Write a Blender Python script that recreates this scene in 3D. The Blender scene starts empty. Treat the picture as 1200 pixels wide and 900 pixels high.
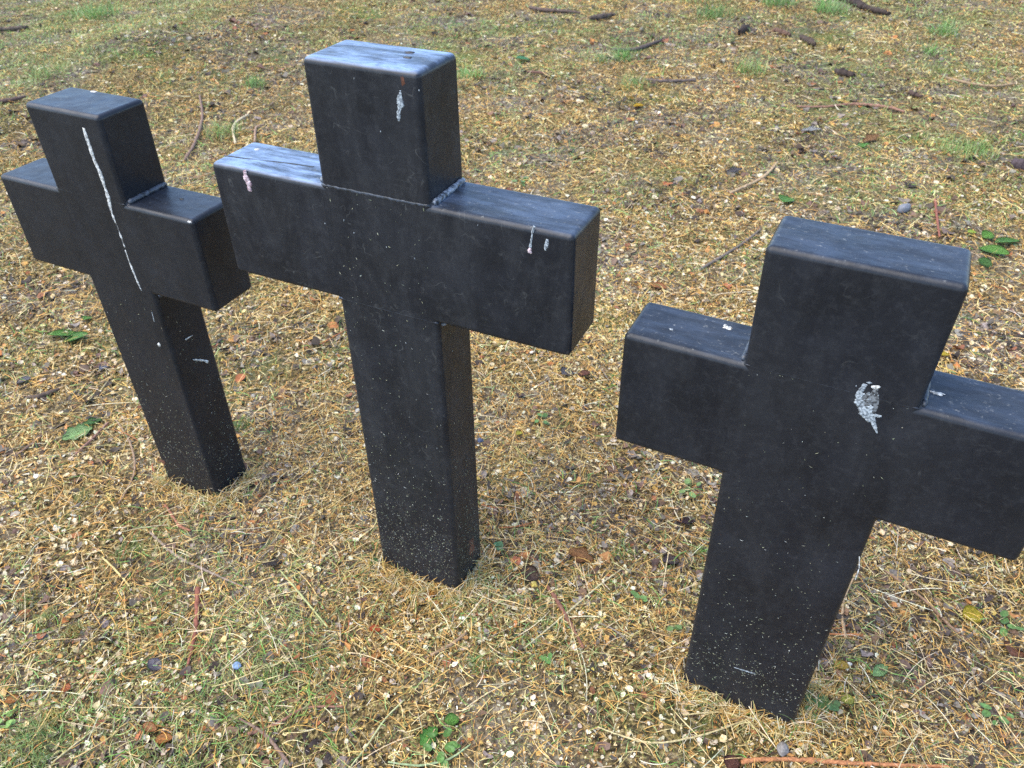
import bpy, bmesh, math, random
import numpy as np
from mathutils import Vector, Matrix

# ------------------------------------------------------------------ camera, sky, sun, exposure
SC = bpy.context.scene
COL = SC.collection
S = 1.25                      # metres per unit of the solved layout
H = 1.1123 * S                # camera height above the ground
F, PITCH, ROLL = 936.4, 0.6525, -0.0099
cp, sp, cr_, sr_ = math.cos(PITCH), math.sin(PITCH), math.cos(ROLL), math.sin(ROLL)
FWD = Vector((0, cp, -sp)); UP = Vector((0, sp, cp)); RT = Vector((1, 0, 0))
R2 = cr_ * RT + sr_ * UP; U2 = -sr_ * RT + cr_ * UP
CAM = Vector((0, 0, H))
cd = bpy.data.cameras.new('camera'); cam = bpy.data.objects.new('camera', cd); COL.objects.link(cam)
m = Matrix((R2, U2, -FWD)).transposed().to_4x4(); m.translation = CAM
cam.matrix_world = m
cd.sensor_width = 36; cd.lens = F / 1200 * 36; cd.clip_start = 0.02; cd.clip_end = 2000
SC.camera = cam
cd.dof.use_dof = True; cd.dof.focus_distance = 1.15; cd.dof.aperture_fstop = 10

SUN_EL, SUN_AZ = math.radians(60), math.radians(-98)     # azimuth from +y towards +x
w = bpy.data.worlds.new('World'); SC.world = w; w.use_nodes = True
nt = w.node_tree
sky = nt.nodes.new('ShaderNodeTexSky'); sky.sky_type = 'NISHITA'; sky.sun_disc = False
sky.sun_elevation = SUN_EL; sky.sun_rotation = SUN_AZ
sky.air_density = 1.0; sky.dust_density = 0.2; sky.ozone_density = 3.5
bg = nt.nodes['Background']; bg.inputs['Strength'].default_value = 0.15
nt.links.new(sky.outputs[0], bg.inputs[0])
sd = bpy.data.lights.new('sun', 'SUN'); sd.energy = 2.2; sd.angle = math.radians(72); sd.color = (1.0, 0.90, 0.72)
sun = bpy.data.objects.new('sun', sd); COL.objects.link(sun)
dirv = Vector((math.sin(SUN_AZ) * math.cos(SUN_EL), math.cos(SUN_AZ) * math.cos(SUN_EL), math.sin(SUN_EL)))
sun.rotation_euler = dirv.to_track_quat('Z', 'Y').to_euler(); sun.location = (0, 0, 20)
SC.view_settings.view_transform = 'Standard'; SC.view_settings.look = 'None'
SC.view_settings.exposure = 1.62; SC.view_settings.gamma = 1; SC.view_settings.use_curve_mapping = False
SC.cycles.max_bounces = 6; SC.cycles.use_denoising = False

rng = np.random.default_rng(11)
random.seed(5)

# ------------------------------------------------------------------ helpers
def tag(o, label=None, cat=None, group=None, kind=None):
    if label: o['label'] = label
    if cat: o['category'] = cat
    if group: o['group'] = group
    if kind: o['kind'] = kind
    return o

def mesh_np(name, V, F_, mat, colr=None, smooth=False, parent=None):
    """V (n,3), F_ list of (k, array of faces) blocks"""
    me = bpy.data.meshes.new(name)
    V = np.asarray(V, np.float32)
    me.vertices.add(len(V)); me.vertices.foreach_set('co', V.ravel())
    blocks = F_ if isinstance(F_, list) else [F_]
    idx = np.concatenate([b.ravel() for b in blocks]).astype(np.int32)
    tot = np.concatenate([np.full(len(b), b.shape[1]) for b in blocks]).astype(np.int32)
    st = np.concatenate([[0], np.cumsum(tot)[:-1]]).astype(np.int32)
    me.loops.add(len(idx)); me.loops.foreach_set('vertex_index', idx)
    me.polygons.add(len(tot)); me.polygons.foreach_set('loop_start', st)
    me.update(calc_edges=True)
    if smooth: me.polygons.foreach_set('use_smooth', np.ones(len(tot), bool))
    if colr is not None:
        a = me.color_attributes.new('tint', 'FLOAT_COLOR', 'POINT')
        c4 = np.ones((len(V), 4), np.float32); c4[:, :3] = colr
        a.data.foreach_set('color', c4.ravel())
    me.materials.append(mat)
    o = bpy.data.objects.new(name, me); COL.objects.link(o)
    if parent is not None: o.parent = parent
    return o

def hash2(ix, iy, seed):
    h = (ix.astype(np.int64) * 374761393 + iy.astype(np.int64) * 668265263 + seed * 1442695041) & 0xffffffff
    h = ((h ^ (h >> 13)) * 1274126177) & 0xffffffff
    h = h ^ (h >> 16)
    return (h & 0xffff) / 65535.0

def vnoise(x, y, s, seed):
    x = np.asarray(x, float) / s; y = np.asarray(y, float) / s
    ix, iy = np.floor(x), np.floor(y); fx, fy = x - ix, y - iy
    fx = fx * fx * (3 - 2 * fx); fy = fy * fy * (3 - 2 * fy)
    a = hash2(ix, iy, seed); b = hash2(ix + 1, iy, seed); c = hash2(ix, iy + 1, seed); d = hash2(ix + 1, iy + 1, seed)
    return (a * (1 - fx) + b * fx) * (1 - fy) + (c * (1 - fx) + d * fx) * fy

def fbm(x, y, s, seed, o=3):
    t = 0; n = 0; a = 1
    for k in range(o):
        t = t + a * vnoise(x, y, s / 2 ** k, seed + k * 17); n += a; a *= .55
    return t / n

# cross solve: x, y, z of the arm underside (camera at origin), yaw, lean, then own sizes
CR = [dict(x=-.6358, y=1.1359, z=-.6591, yaw=-.4534, lean=-.0024, L=.4565, w=.1461, d=.0860, bl=.1330, c=.1553, a=.1318, br=.1295, tT=.0020, tG=-.0061),
      dict(x=-.1649, y=.9057, z=-.5677, yaw=-.4495, lean=-.0010, L=.5414, w=.1553, d=.0877, bl=.1787, c=.1638, a=.1528, br=.1835, tT=-.0005, tG=-.0001),
      dict(x=.3330, y=.6643, z=-.6788, yaw=-.4692, lean=-.0007, L=.4336, w=.1779, d=.0855, bl=.1396, c=.1636, a=.1432, br=.1420, tT=.0030, tG=-.0050)]
for c in CR:
    for k in ('x', 'y', 'z', 'L', 'w', 'd', 'bl', 'c', 'a', 'br', 'tT', 'tG'): c[k] *= S
    c['z'] += H

def foot(c):
    """centre of the stem at ground level"""
    cy, sy = math.cos(c['yaw']), math.sin(c['yaw'])
    return c['x'] - sy * c['d'] / 2, c['y'] + cy * c['d'] / 2

def gz(x, y):
    x = np.asarray(x, float); y = np.asarray(y, float)
    far = np.clip((np.hypot(x, y) - 2) / 4, 0, 1)
    z = (fbm(x, y, .9, 3) - .5) * .05 * (.35 + far) + (fbm(x, y, .11, 9, 3) - .5) * .016
    b_ = -2.5 + (y - 4.2) * .28 - x; q_ = np.clip((y - 2.6) / 1.2, 0, 1)              # low bank, upper left
    z = z + q_ * (.10 * np.exp(-(b_ / .7) ** 2) - .05 * np.clip(b_ / 2.2, 0, 1))
    z = z - .10 * np.clip((y - 4.2 + .5 * x) / 4, 0, 1) * np.clip((-x + .5) / 3, 0, 1)
    for c in CR:
        fx, fy = foot(c); r2 = (x - fx) ** 2 + (y - fy) ** 2
        z = z * (1 - .8 * np.exp(-r2 / .05)) + (c['z'] - c['L'] - .002) * np.exp(-r2 / .03) - .019 * np.exp(-r2 / .016)
    return z

def ray(px, py):
    return (R2 * (px - 600) - U2 * (py - 450) + FWD * F).normalized()

def at(px, py, lift=0.0):
    d = ray(px, py); z = 0.0
    for _ in range(6):
        t = (H - z - lift) / -d.z; p = CAM + d * t; z = float(gz(p.x, p.y))
    return Vector((p.x, p.y, z + lift))

def px_m(px, py):
    """metres per photo pixel on the ground there"""
    return (at(px, py) - CAM).length / F

# ------------------------------------------------------------------ materials
def new_mat(name):
    mt = bpy.data.materials.new(name); mt.use_nodes = True
    n = mt.node_tree; b = n.nodes['Principled BSDF']
    return mt, n, b

def N(n, t, **kw):
    x = n.nodes.new(t)
    for k, v in kw.items():
        if hasattr(x, k): setattr(x, k, v)
        else: x.inputs[k.replace('_', ' ')].default_value = v
    return x

def ramp(n, src, stops):
    r = n.nodes.new('ShaderNodeValToRGB'); e = r.color_ramp.elements
    while len(e) < len(stops): e.new(.5)
    for i, (p, c) in enumerate(stops):
        e[i].position = p; e[i].color = (*c, 1) if len(c) == 3 else c
    n.links.new(src, r.inputs[0]); return r

def mixc(n, fac, a, b, mode='MIX'):
    x = n.nodes.new('ShaderNodeMix'); x.data_type = 'RGBA'; x.blend_type = mode
    for sock, v in ((x.inputs[0], fac), (x.inputs[6], a), (x.inputs[7], b)):
        if isinstance(v, bpy.types.NodeSocket): n.links.new(v, sock)
        else: sock.default_value = v if not isinstance(v, tuple) else (*v, 1)
    return x.outputs[2]

def math_n(n, op, a, b=None, c=None):
    x = n.nodes.new('ShaderNodeMath'); x.operation = op
    for i, v in enumerate((a, b, c)):
        if v is None: continue
        if isinstance(v, bpy.types.NodeSocket): n.links.new(v, x.inputs[i])
        else: x.inputs[i].default_value = v
    return x.outputs[0]

def tint_mat(name, rough=.75, spec=.3, trans=0.0, sheen=0):
    mt, n, b = new_mat(name)
    a = N(n, 'ShaderNodeVertexColor', layer_name='tint')
    no = N(n, 'ShaderNodeTexNoise'); no.inputs['Scale'].default_value = 260; no.inputs['Detail'].default_value = 2
    g = N(n, 'ShaderNodeNewGeometry'); n.links.new(g.outputs['Position'], no.inputs['Vector'])
    r = ramp(n, no.outputs['Fac'], [(.35, (.7, .68, .64)), (.65, (1.15, 1.15, 1.15))])
    n.links.new(mixc(n, 1.0, a.outputs['Color'], r.outputs[0], 'MULTIPLY'), b.inputs['Base Color'])
    b.inputs['Roughness'].default_value = rough; b.inputs['Specular IOR Level'].default_value = spec
    if trans:
        t = N(n, 'ShaderNodeBsdfTranslucent'); n.links.new(a.outputs['Color'], t.inputs['Color'])
        mx = N(n, 'ShaderNodeMixShader'); mx.inputs[0].default_value = trans
        n.links.new(b.outputs[0], mx.inputs[1]); n.links.new(t.outputs[0], mx.inputs[2])
        n.links.new(mx.outputs[0], n.nodes['Material Output'].inputs[0])
    return mt

M_LITTER = tint_mat('dry_litter', .7, .35, .12)
M_LEAF = tint_mat('leaf', .5, .45, .25)
M_WOOD = tint_mat('twig_bark', .8, .25)
M_STONE = tint_mat('pebble', .65, .4)

def soil_material():
    mt, n, b = new_mat('soil')
    g = N(n, 'ShaderNodeNewGeometry'); P = g.outputs['Position']
    def noise(s, d=6, r=.6):
        x = N(n, 'ShaderNodeTexNoise'); x.inputs['Scale'].default_value = s; x.inputs['Detail'].default_value = d
        x.inputs['Roughness'].default_value = r; n.links.new(P, x.inputs['Vector']); return x.outputs['Fac']
    fine = ramp(n, noise(90, 5, .7), [(.40, (.028, .021, .012)), (.50, (.10, .075, .032)), (.58, (.34, .25, .10)), (.68, (.60, .48, .27))])
    brown = ramp(n, noise(60, 6, .7), [(.38, (.03, .026, .022)), (.53, (.16, .13, .10)), (.66, (.42, .37, .31))])
    patch = ramp(n, noise(2.2, 4), [(.45, (0, 0, 0)), (.62, (1, 1, 1))])
    c1 = mixc(n, patch.outputs[0], fine.outputs[0], brown.outputs[0])
    green = ramp(n, noise(70, 4), [(.3, (.03, .05, .012)), (.7, (.16, .2, .05))])
    gp = ramp(n, noise(1.3, 5), [(.52, (0, 0, 0)), (.66, (.75, .75, .75))])
    c2 = mixc(n, gp.outputs[0], c1, green.outputs[0])
    n.links.new(c2, b.inputs['Base Color'])
    b.inputs['Roughness'].default_value = .95; b.inputs['Specular IOR Level'].default_value = .1
    bp = N(n, 'ShaderNodeBump'); bp.inputs['Strength'].default_value = .9; bp.inputs['Distance'].default_value = .006
    n.links.new(noise(160, 6, .7), bp.inputs['Height']); n.links.new(bp.outputs[0], b.inputs['Normal'])
    return mt

def cross_material(i):
    """black bitumen paint; i sets how much chalk and painted sky sheen the upward faces carry"""
    mt, n, b = new_mat('black_paint')
    tc = N(n, 'ShaderNodeTexCoord'); P = tc.outputs['Object']
    gN = N(n, 'ShaderNodeNewGeometry')
    def noise(s, d=5, r=.6, vec=P, dist=0):
        x = N(n, 'ShaderNodeTexNoise'); x.inputs['Scale'].default_value = s; x.inputs['Detail'].default_value = d
        x.inputs['Roughness'].default_value = r; x.inputs['Distortion'].default_value = dist
        n.links.new(vec, x.inputs['Vector']); return x.outputs['Fac']
    mp = N(n, 'ShaderNodeMapping'); mp.inputs['Location'].default_value = (i * 3.1, i * 1.7, 0); n.links.new(P, mp.inputs[0]); Q = mp.outputs[0]
    base = ramp(n, noise(9, 6, .65, Q), [(.3, (.0068, .0076, .0105)), (.55, (.0105, .0118, .0165)), (.8, (.018, .020, .027))]).outputs[0]
    # hair-thin tracks and scratches
    def squiggle(s, wid, msk_s, lo, hi, amt):
        a = noise(s, 2, .5, Q, .6)
        d = math_n(n, 'ABSOLUTE', math_n(n, 'SUBTRACT', a, .5))
        l = ramp(n, d, [(0, (1, 1, 1)), (wid, (0, 0, 0))]).outputs[0]
        mk = ramp(n, noise(msk_s, 3, .6, Q), [(lo, (0, 0, 0)), (hi, (amt, amt, amt))]).outputs[0]
        return math_n(n, 'MULTIPLY', l, mk)
    sq = squiggle(26, .016, 30, .52, .72, [.05, .20, .07][i])
    base = mixc(n, sq, base, (.30, .30, .28))
    mh = N(n, 'ShaderNodeMapping'); mh.inputs['Scale'].default_value = (1.6, 1.6, .5); n.links.new(Q, mh.inputs[0])
    hz = ramp(n, noise(8, 7, .68, mh.outputs[0], .8), [(.42, (0, 0, 0)), (.72, (1, 1, 1))]).outputs[0]
    base = mixc(n, math_n(n, 'MULTIPLY', hz, [.08, .22, .16][i]), base, (.075, .077, .083))
    mo = ramp(n, noise(75, 4, .75, Q), [(.50, (0, 0, 0)), (.68, (1, 1, 1))]).outputs[0]
    base = mixc(n, math_n(n, 'MULTIPLY', mo, [.05, .10, .09][i]), base, (.11, .11, .115))
    # fine dull dust mottling
    du = ramp(n, noise(230, 3, .7, Q), [(.60, (0, 0, 0)), (.75, (1, 1, 1))]).outputs[0]
    dm = ramp(n, noise(14, 4, .6, Q), [(.42, (0, 0, 0)), (.7, (.5, .5, .5))]).outputs[0]
    base = mixc(n, math_n(n, 'MULTIPLY', du, math_n(n, 'MULTIPLY', dm, [.14, .34, .26][i])), base, (.25, .25, .24))
    # chalky film on upward faces, blue sky sheen painted into its colour
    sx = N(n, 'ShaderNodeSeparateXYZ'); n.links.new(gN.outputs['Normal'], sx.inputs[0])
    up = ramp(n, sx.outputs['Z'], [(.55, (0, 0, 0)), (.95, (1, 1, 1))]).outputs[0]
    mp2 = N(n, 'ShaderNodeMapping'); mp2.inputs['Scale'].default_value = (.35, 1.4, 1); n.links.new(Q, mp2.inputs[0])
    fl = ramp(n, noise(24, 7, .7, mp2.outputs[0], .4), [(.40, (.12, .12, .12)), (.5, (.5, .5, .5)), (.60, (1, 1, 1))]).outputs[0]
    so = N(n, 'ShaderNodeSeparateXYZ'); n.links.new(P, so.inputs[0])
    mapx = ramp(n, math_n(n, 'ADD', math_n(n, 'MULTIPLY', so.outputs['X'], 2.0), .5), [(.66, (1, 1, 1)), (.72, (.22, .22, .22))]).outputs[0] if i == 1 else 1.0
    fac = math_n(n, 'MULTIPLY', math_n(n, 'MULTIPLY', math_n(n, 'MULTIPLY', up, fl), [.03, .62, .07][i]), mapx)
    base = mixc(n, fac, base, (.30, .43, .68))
    sm = ramp(n, noise(120, 4, .7, Q), [(.60, (0, 0, 0)), (.72, (1, 1, 1))]).outputs[0]
    base = mixc(n, math_n(n, 'MULTIPLY', math_n(n, 'MULTIPLY', up, sm), [.08, .25, .22][i]), base, (.5, .5, .46))
    n.links.new(base, b.inputs['Base Color'])
    rr = ramp(n, noise(40, 5, .7, Q), [(.3, (.33, .33, .33)), (.7, (.48, .48, .48))]).outputs[0]
    n.links.new(rr, b.inputs['Roughness'])
    b.inputs['Specular IOR Level'].default_value = .30
    h = math_n(n, 'ADD', math_n(n, 'MULTIPLY', noise(7, 3, .5, Q), 2.2), math_n(n, 'MULTIPLY', noise(300, 3, .6, Q), .012))
    h = math_n(n, 'ADD', h, math_n(n, 'MULTIPLY', noise(55, 3, .6, Q), .22))
    bp = N(n, 'ShaderNodeBump'); bp.inputs['Strength'].default_value = .55; bp.inputs['Distance'].default_value = .004
    n.links.new(h, bp.inputs['Height']); n.links.new(bp.outputs[0], b.inputs['Normal'])
    return mt

def flat_mat(name, c1, c2, rough=.7, scale=150):
    mt, n, b = new_mat(name)
    g = N(n, 'ShaderNodeNewGeometry')
    x = N(n, 'ShaderNodeTexNoise'); x.inputs['Scale'].default_value = scale; x.inputs['Detail'].default_value = 4
    n.links.new(g.outputs['Position'], x.inputs['Vector'])
    r = ramp(n, x.outputs['Fac'], [(.38, c1), (.62, c2)])
    n.links.new(r.outputs[0], b.inputs['Base Color']); b.inputs['Roughness'].default_value = rough
    return mt

M_SOIL = soil_material()
M_DROP = flat_mat('dropping', (.22, .22, .21), (.68, .67, .64), .8, 260)
M_PINK = flat_mat('dropping_mauve', (.28, .17, .19), (.62, .5, .52), .8, 160)
M_BLUEWHITE = flat_mat('dried_run', (.09, .105, .12), (.42, .46, .49), .7, 330)
M_SMEAR = flat_mat('grey_smear', (.02, .02, .022), (.17, .18, .19), .7, 260)
M_HOLE = flat_mat('tar_spot', (.004, .004, .004), (.012, .01, .01), .5)
M_RUST = flat_mat('rust', (.06, .02, .01), (.16, .06, .03), .9)

# ------------------------------------------------------------------ ground: one sheet to the horizon
def graded(lo, hi, step, far):
    core = np.arange(lo, hi, step); out = [core[-1]]; s = step
    while out[-1] < far: s *= 1.16; out.append(out[-1] + s)
    neg = [core[0]]; s = step
    while neg[-1] > -far: s *= 1.16; neg.append(neg[-1] - s)
    return np.array(neg[1:][::-1] + list(core) + out[1:])
gx = graded(-2.6, 2.6, .014, 400); gy = graded(-.2, 4.2, .014, 400)
GX, GY = np.meshgrid(gx, gy)
GZ = gz(GX, GY)
V = np.stack([GX.ravel(), GY.ravel(), GZ.ravel()], 1)
nx, ny = len(gx), len(gy)
I = (np.arange(ny - 1)[:, None] * nx + np.arange(nx - 1)[None]).ravel()
ground = mesh_np('ground', V, np.stack([I, I + 1, I + nx + 1, I + nx], 1), M_SOIL, smooth=True)
tag(ground, 'dry mossy ground with pale gravelly litter under the crosses', 'ground', kind='structure')

# ------------------------------------------------------------------ litter masks
def greyness(x, y):
    g = fbm(x, y, .34, 41)
    return np.clip((g - .50) * 8, 0, 1)

def greenness(x, y):
    g = np.clip((fbm(x, y, .5, 77) - .56) * 6, 0, 1) * .5
    d = np.hypot(x, y)
    g = g + np.clip((d - 2.7) / 2.0, 0, 1) * np.clip((fbm(x, y, .8, 57) - .38) * 6, 0, 1) * .62 + np.clip((d - 4.8) / 1.5, 0, 1) * .12
    g = g + np.exp(-(((x + 3.1) / 1.4) ** 2 + ((y - 4.3) / 1.3) ** 2)) * 1.0
    brow = -2.5 + (y - 4.2) * .28 - x
    g = g + np.clip(brow * 2.4, 0, 1) * (y > 2) * np.clip(.8 + fbm(x, y, .5, 91), 0, 1)
    g = g * (1 - .8 * np.exp(-((brow + .40) / .32) ** 2) * (y > 3.4))
    g = g + np.clip(1.1 - (x + .75) * 1.1, 0, 1) * np.clip((1.25 - y) * 2, 0, 1) * np.clip((fbm(x, y, .3, 19) - .3) * 3, 0, 1) * .75
    g = g + np.exp(-(((x + .9) / .45) ** 2 + ((y - .45) / .35) ** 2)) * .6
    return np.clip(g, 0, 1)

def sample(n, rmax, power=1.7, r0=1.25, rmin=.15):
    """positions round the camera's foot; denser close by"""
    r = np.linspace(rmin, rmax, 4000)
    pdf = r * np.minimum(1, (r0 / r) ** power); cdf = np.cumsum(pdf); cdf /= cdf[-1]
    rr = np.interp(rng.random(n), cdf, r)
    th = (rng.random(n) * 2 - 1) * math.radians(62)
    near = rr < .9
    th = np.where(near, (rng.random(n) * 2 - 1) * math.radians(120), th)
    x = rr * np.sin(th); y = rr * np.cos(th)
    k = np.ones(n, bool)
    for c in CR:                                   # keep clear of the posts
        cy, sy = math.cos(c['yaw']), math.sin(c['yaw'])
        dx, dy = x - c['x'], y - c['y']
        lx, ly = cy * dx + sy * dy, -sy * dx + cy * dy
        k &= ~((abs(lx) < c['w'] / 2 - .002) & (ly > .002) & (ly < c['d'] - .002))
    return x[k], y[k]

PAL = lambda *c: np.array(c, float)
STRAW = np.array((1.05, .98, .85)) * PAL((.60, .41, .14), (.50, .32, .10), (.68, .52, .25), (.40, .25, .085), (.72, .60, .36), (.20, .13, .055), (.58, .33, .10), (.12, .08, .04))
MOSSG = PAL((.28, .27, .07), (.18, .21, .06), (.38, .36, .12), (.13, .18, .06), (.46, .42, .18))
GREEN = PAL((.13, .30, .05), (.18, .38, .08), (.26, .42, .13), (.10, .22, .05), (.34, .46, .18))
GREY = np.array((1.0, .96, .86)) * PAL((.13, .11, .10), (.20, .175, .165), (.07, .055, .05), (.27, .24, .23), (.16, .10, .085), (.045, .033, .03), (.04, .03, .025))
PALE = PAL((.68, .57, .38), (.76, .68, .48), (.58, .46, .28), (.64, .50, .28), (.74, .69, .54), (.50, .42, .31))
RUSTY = PAL((.42, .17, .05), (.34, .12, .05), (.50, .24, .08), (.26, .10, .05))
BROWN = PAL((.10, .06, .035), (.16, .10, .06), (.06, .04, .028), (.22, .13, .07))

def pick(pal, n, jit=.16):
    c = pal[rng.integers(0, len(pal), n)]
    return np.clip(c * (1 + (rng.random((n, 1)) - .5) * 2 * jit) * (1 + (rng.random((n, 3)) - .5) * .12), .003, .85)

def blades(x, y, L, W, arch, bend, lift, tiltmax, segs, z0=0.0):
    """thin curved strips; returns V, F for n blades"""
    n = len(x); k = segs + 1
    t = np.linspace(0, 1, k)[None]
    yaw = rng.random(n) * 2 * math.pi
    hd = yaw[:, None] + bend[:, None] * (t - .5)                 # heading turns along the blade
    el = tiltmax[:, None] + arch[:, None] * (-t)
    ds = (L / segs)[:, None]
    sx_ = np.cumsum(np.cos(hd) * np.cos(el) * ds, 1) - np.cos(hd) * np.cos(el) * ds
    sy_ = np.cumsum(np.sin(hd) * np.cos(el) * ds, 1) - np.sin(hd) * np.cos(el) * ds
    sz_ = np.cumsum(np.sin(el) * ds, 1) - np.sin(el) * ds
    sx_ -= sx_.mean(1, keepdims=True) * (tiltmax < .6)[:, None]; sy_ -= sy_.mean(1, keepdims=True) * (tiltmax < .6)[:, None]
    cx = x[:, None] + sx_; cy = y[:, None] + sy_
    g = gz(x, y)
    cz = g[:, None] + lift[:, None] + np.maximum(sz_, -.004) + z0
    roll = rng.random(n)[:, None] * 1.6 - .8
    wx = -np.sin(hd) * np.cos(roll); wy = np.cos(hd) * np.cos(roll); wz = np.sin(roll) * np.ones_like(hd)
    wt = W[:, None] * .5 * (1 - .75 * np.abs(t * 1.15 - .25) ** 2)
    A = np.stack([cx + wx * wt, cy + wy * wt, cz + wz * wt], 2); B = np.stack([cx - wx * wt, cy - wy * wt, cz - wz * wt], 2)
    V = np.stack([A, B], 2).reshape(n, k * 2, 3)
    base = (np.arange(n) * k * 2)[:, None]
    Fs = np.concatenate([np.stack([base[:, 0] + 2 * j, base[:, 0] + 2 * j + 1, base[:, 0] + 2 * j + 3, base[:, 0] + 2 * j + 2], 1) for j in range(segs)])
    return V.reshape(-1, 3), Fs, k * 2

def flakes(x, y, R, asp, tilt, lift, cup, sides=7, rough=.25):
    n = len(x)
    a = np.linspace(0, 2 * math.pi, sides, endpoint=False)[None] + rng.random((n, 1)) * 6
    rr = R[:, None] * (1 + (rng.random((n, sides)) - .5) * 2 * rough)
    u = np.cos(a) * rr; v = np.sin(a) * rr * asp[:, None]
    wz = cup[:, None] * R[:, None] * ((np.cos(a) ** 2) + .3 * (rng.random((n, sides)) - .5) * 2)
    u = np.concatenate([u, np.zeros((n, 1))], 1); v = np.concatenate([v, np.zeros((n, 1))], 1); wz = np.concatenate([wz, np.zeros((n, 1))], 1)
    ax = rng.random(n) * 2 * math.pi; ct, st = np.cos(tilt)[:, None], np.sin(tilt)[:, None]
    v2 = v * ct - wz * st; w2 = v * st + wz * ct
    ca, sa = np.cos(ax)[:, None], np.sin(ax)[:, None]
    X = x[:, None] + u * ca - v2 * sa; Y = y[:, None] + u * sa + v2 * ca
    Z = gz(x, y)[:, None] + lift[:, None] + w2
    V = np.stack([X, Y, Z], 2)
    b = np.arange(n) * (sides + 1)
    Fs = np.concatenate([np.stack([b + sides, b + j, b + (j + 1) % sides], 1) for j in range(sides)])
    return V.reshape(-1, 3), Fs, sides + 1

def rep(c, k): return np.repeat(c, k, 0)
def u(n, a, b): return a + rng.random(n) * (b - a)
def fgrow(x, y): return np.clip(np.hypot(x, y) / 1.6, .85, 4.5) ** .6     # coarser pieces further out

# short curled moss and thatch
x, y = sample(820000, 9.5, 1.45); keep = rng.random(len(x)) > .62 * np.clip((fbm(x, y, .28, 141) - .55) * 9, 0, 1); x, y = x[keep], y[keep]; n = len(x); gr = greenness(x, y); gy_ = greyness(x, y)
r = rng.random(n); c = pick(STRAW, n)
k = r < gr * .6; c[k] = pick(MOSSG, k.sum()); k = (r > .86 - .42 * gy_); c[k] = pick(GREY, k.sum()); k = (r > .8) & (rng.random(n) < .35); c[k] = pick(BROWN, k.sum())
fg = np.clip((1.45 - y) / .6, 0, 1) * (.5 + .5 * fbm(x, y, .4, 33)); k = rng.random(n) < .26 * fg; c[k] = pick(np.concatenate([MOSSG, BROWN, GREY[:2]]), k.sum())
c *= (1 - .18 * fg)[:, None] * (1 - .10 * np.clip((np.hypot(x, y) - 2.6) / 2, 0, 1))[:, None] * (.55 + .9 * fbm(x, y, .3, 15))[:, None] * (.45 + 1.15 * fbm(x, y, .06, 5))[:, None] * np.exp(rng.normal(0, .30, n))[:, None]; c = np.minimum(c, .85)  # broad brighter patches paint dappled light into the thatch colour
f = fgrow(x, y)
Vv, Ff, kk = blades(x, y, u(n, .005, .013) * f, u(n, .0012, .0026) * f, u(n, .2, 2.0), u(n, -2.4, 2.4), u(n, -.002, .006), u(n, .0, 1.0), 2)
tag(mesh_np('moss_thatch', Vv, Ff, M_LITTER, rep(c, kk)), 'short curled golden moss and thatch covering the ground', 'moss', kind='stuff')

# dry grass blades lying about
x, y = sample(110000, 9); n = len(x); gr = greenness(x, y)
r = rng.random(n); c = pick(STRAW * 1.12, n); k = r < .12 + gr * .6; c[k] = pick(np.concatenate([MOSSG, GREEN]), k.sum())
k = r > .93; c[k] = pick(PALE, k.sum())
f = fgrow(x, y)
Vv, Ff, kk = blades(x, y, u(n, .018, .055) * f ** .6, u(n, .0009, .0017) * f, u(n, .1, .8), u(n, -1.2, 1.2), u(n, .002, .009), u(n, .0, .38), 4)
tag(mesh_np('dry_grass', Vv, Ff, M_LITTER, rep(c, kk)), 'cut dry grass blades strewn over the ground', 'dry grass', kind='stuff')

# long straws, mostly in the foreground
x, y = sample(1900, 6, 2.2, 1.1); n = len(x)
c = pick(np.concatenate([STRAW[2:5], PALE[:3], MOSSG[2:5]]), n)
Vv, Ff, kk = blades(x, y, u(n, .06, .16), u(n, .0009, .0018), u(n, .1, .5), u(n, -.7, .7), u(n, .004, .011), u(n, .02, .22), 7)
tag(mesh_np('long_straw', Vv, Ff, M_LITTER, rep(c, kk)), 'long pale straws lying across the foreground litter', 'straw', kind='stuff')

# small pale seed flakes
x, y = sample(125000, 9); n = len(x); keep = rng.random(n) < (.30 + .70 * np.clip((fbm(x, y, .4, 23) - .4) * 4, 0, 1)) * (1 - .62 * np.clip((np.hypot(x, y) - 2.3) / 2, 0, 1)); x, y = x[keep], y[keep]; n = len(x)
c = pick(PALE, n); k = rng.random(n) < .22; c[k] = pick(STRAW, k.sum()); k = rng.random(n) < .05; c[k] = pick(RUSTY, k.sum())
f = fgrow(x, y)
Vv, Ff, kk = flakes(x, y, (.0016 + rng.random(n) ** 3.2 * .0078) * np.minimum(f, 1.9), u(n, .45, .95), u(n, -.7, .7), u(n, .001, .006), u(n, -.4, .5), 6)
tag(mesh_np('seed_flakes', Vv, Ff, M_LITTER, rep(c, kk)), 'tiny cream seed flakes scattered through the litter', 'seed flakes', kind='stuff')

# grey and brown leaf fragments
x, y = sample(66000, 9); n = len(x); keep = rng.random(n) < .20 + .78 * greyness(x, y); x, y = x[keep], y[keep]; n = len(x)
c = pick(GREY, n); k = rng.random(n) < .22; c[k] = pick(BROWN, k.sum()); k = rng.random(n) < .07; c[k] = pick(RUSTY, k.sum())
f = fgrow(x, y)
Vv, Ff, kk = flakes(x, y, (.0028 + rng.random(n) ** 2.8 * .0125) * np.minimum(f, 1.8), u(n, .35, .9), u(n, -.8, .8), u(n, .001, .008), u(n, -.8, .9), 8, .35)
tag(mesh_np('leaf_fragments', Vv, Ff, M_LITTER, rep(c, kk)), 'grey and brown broken leaf fragments in the litter', 'leaf litter', kind='stuff')

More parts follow.
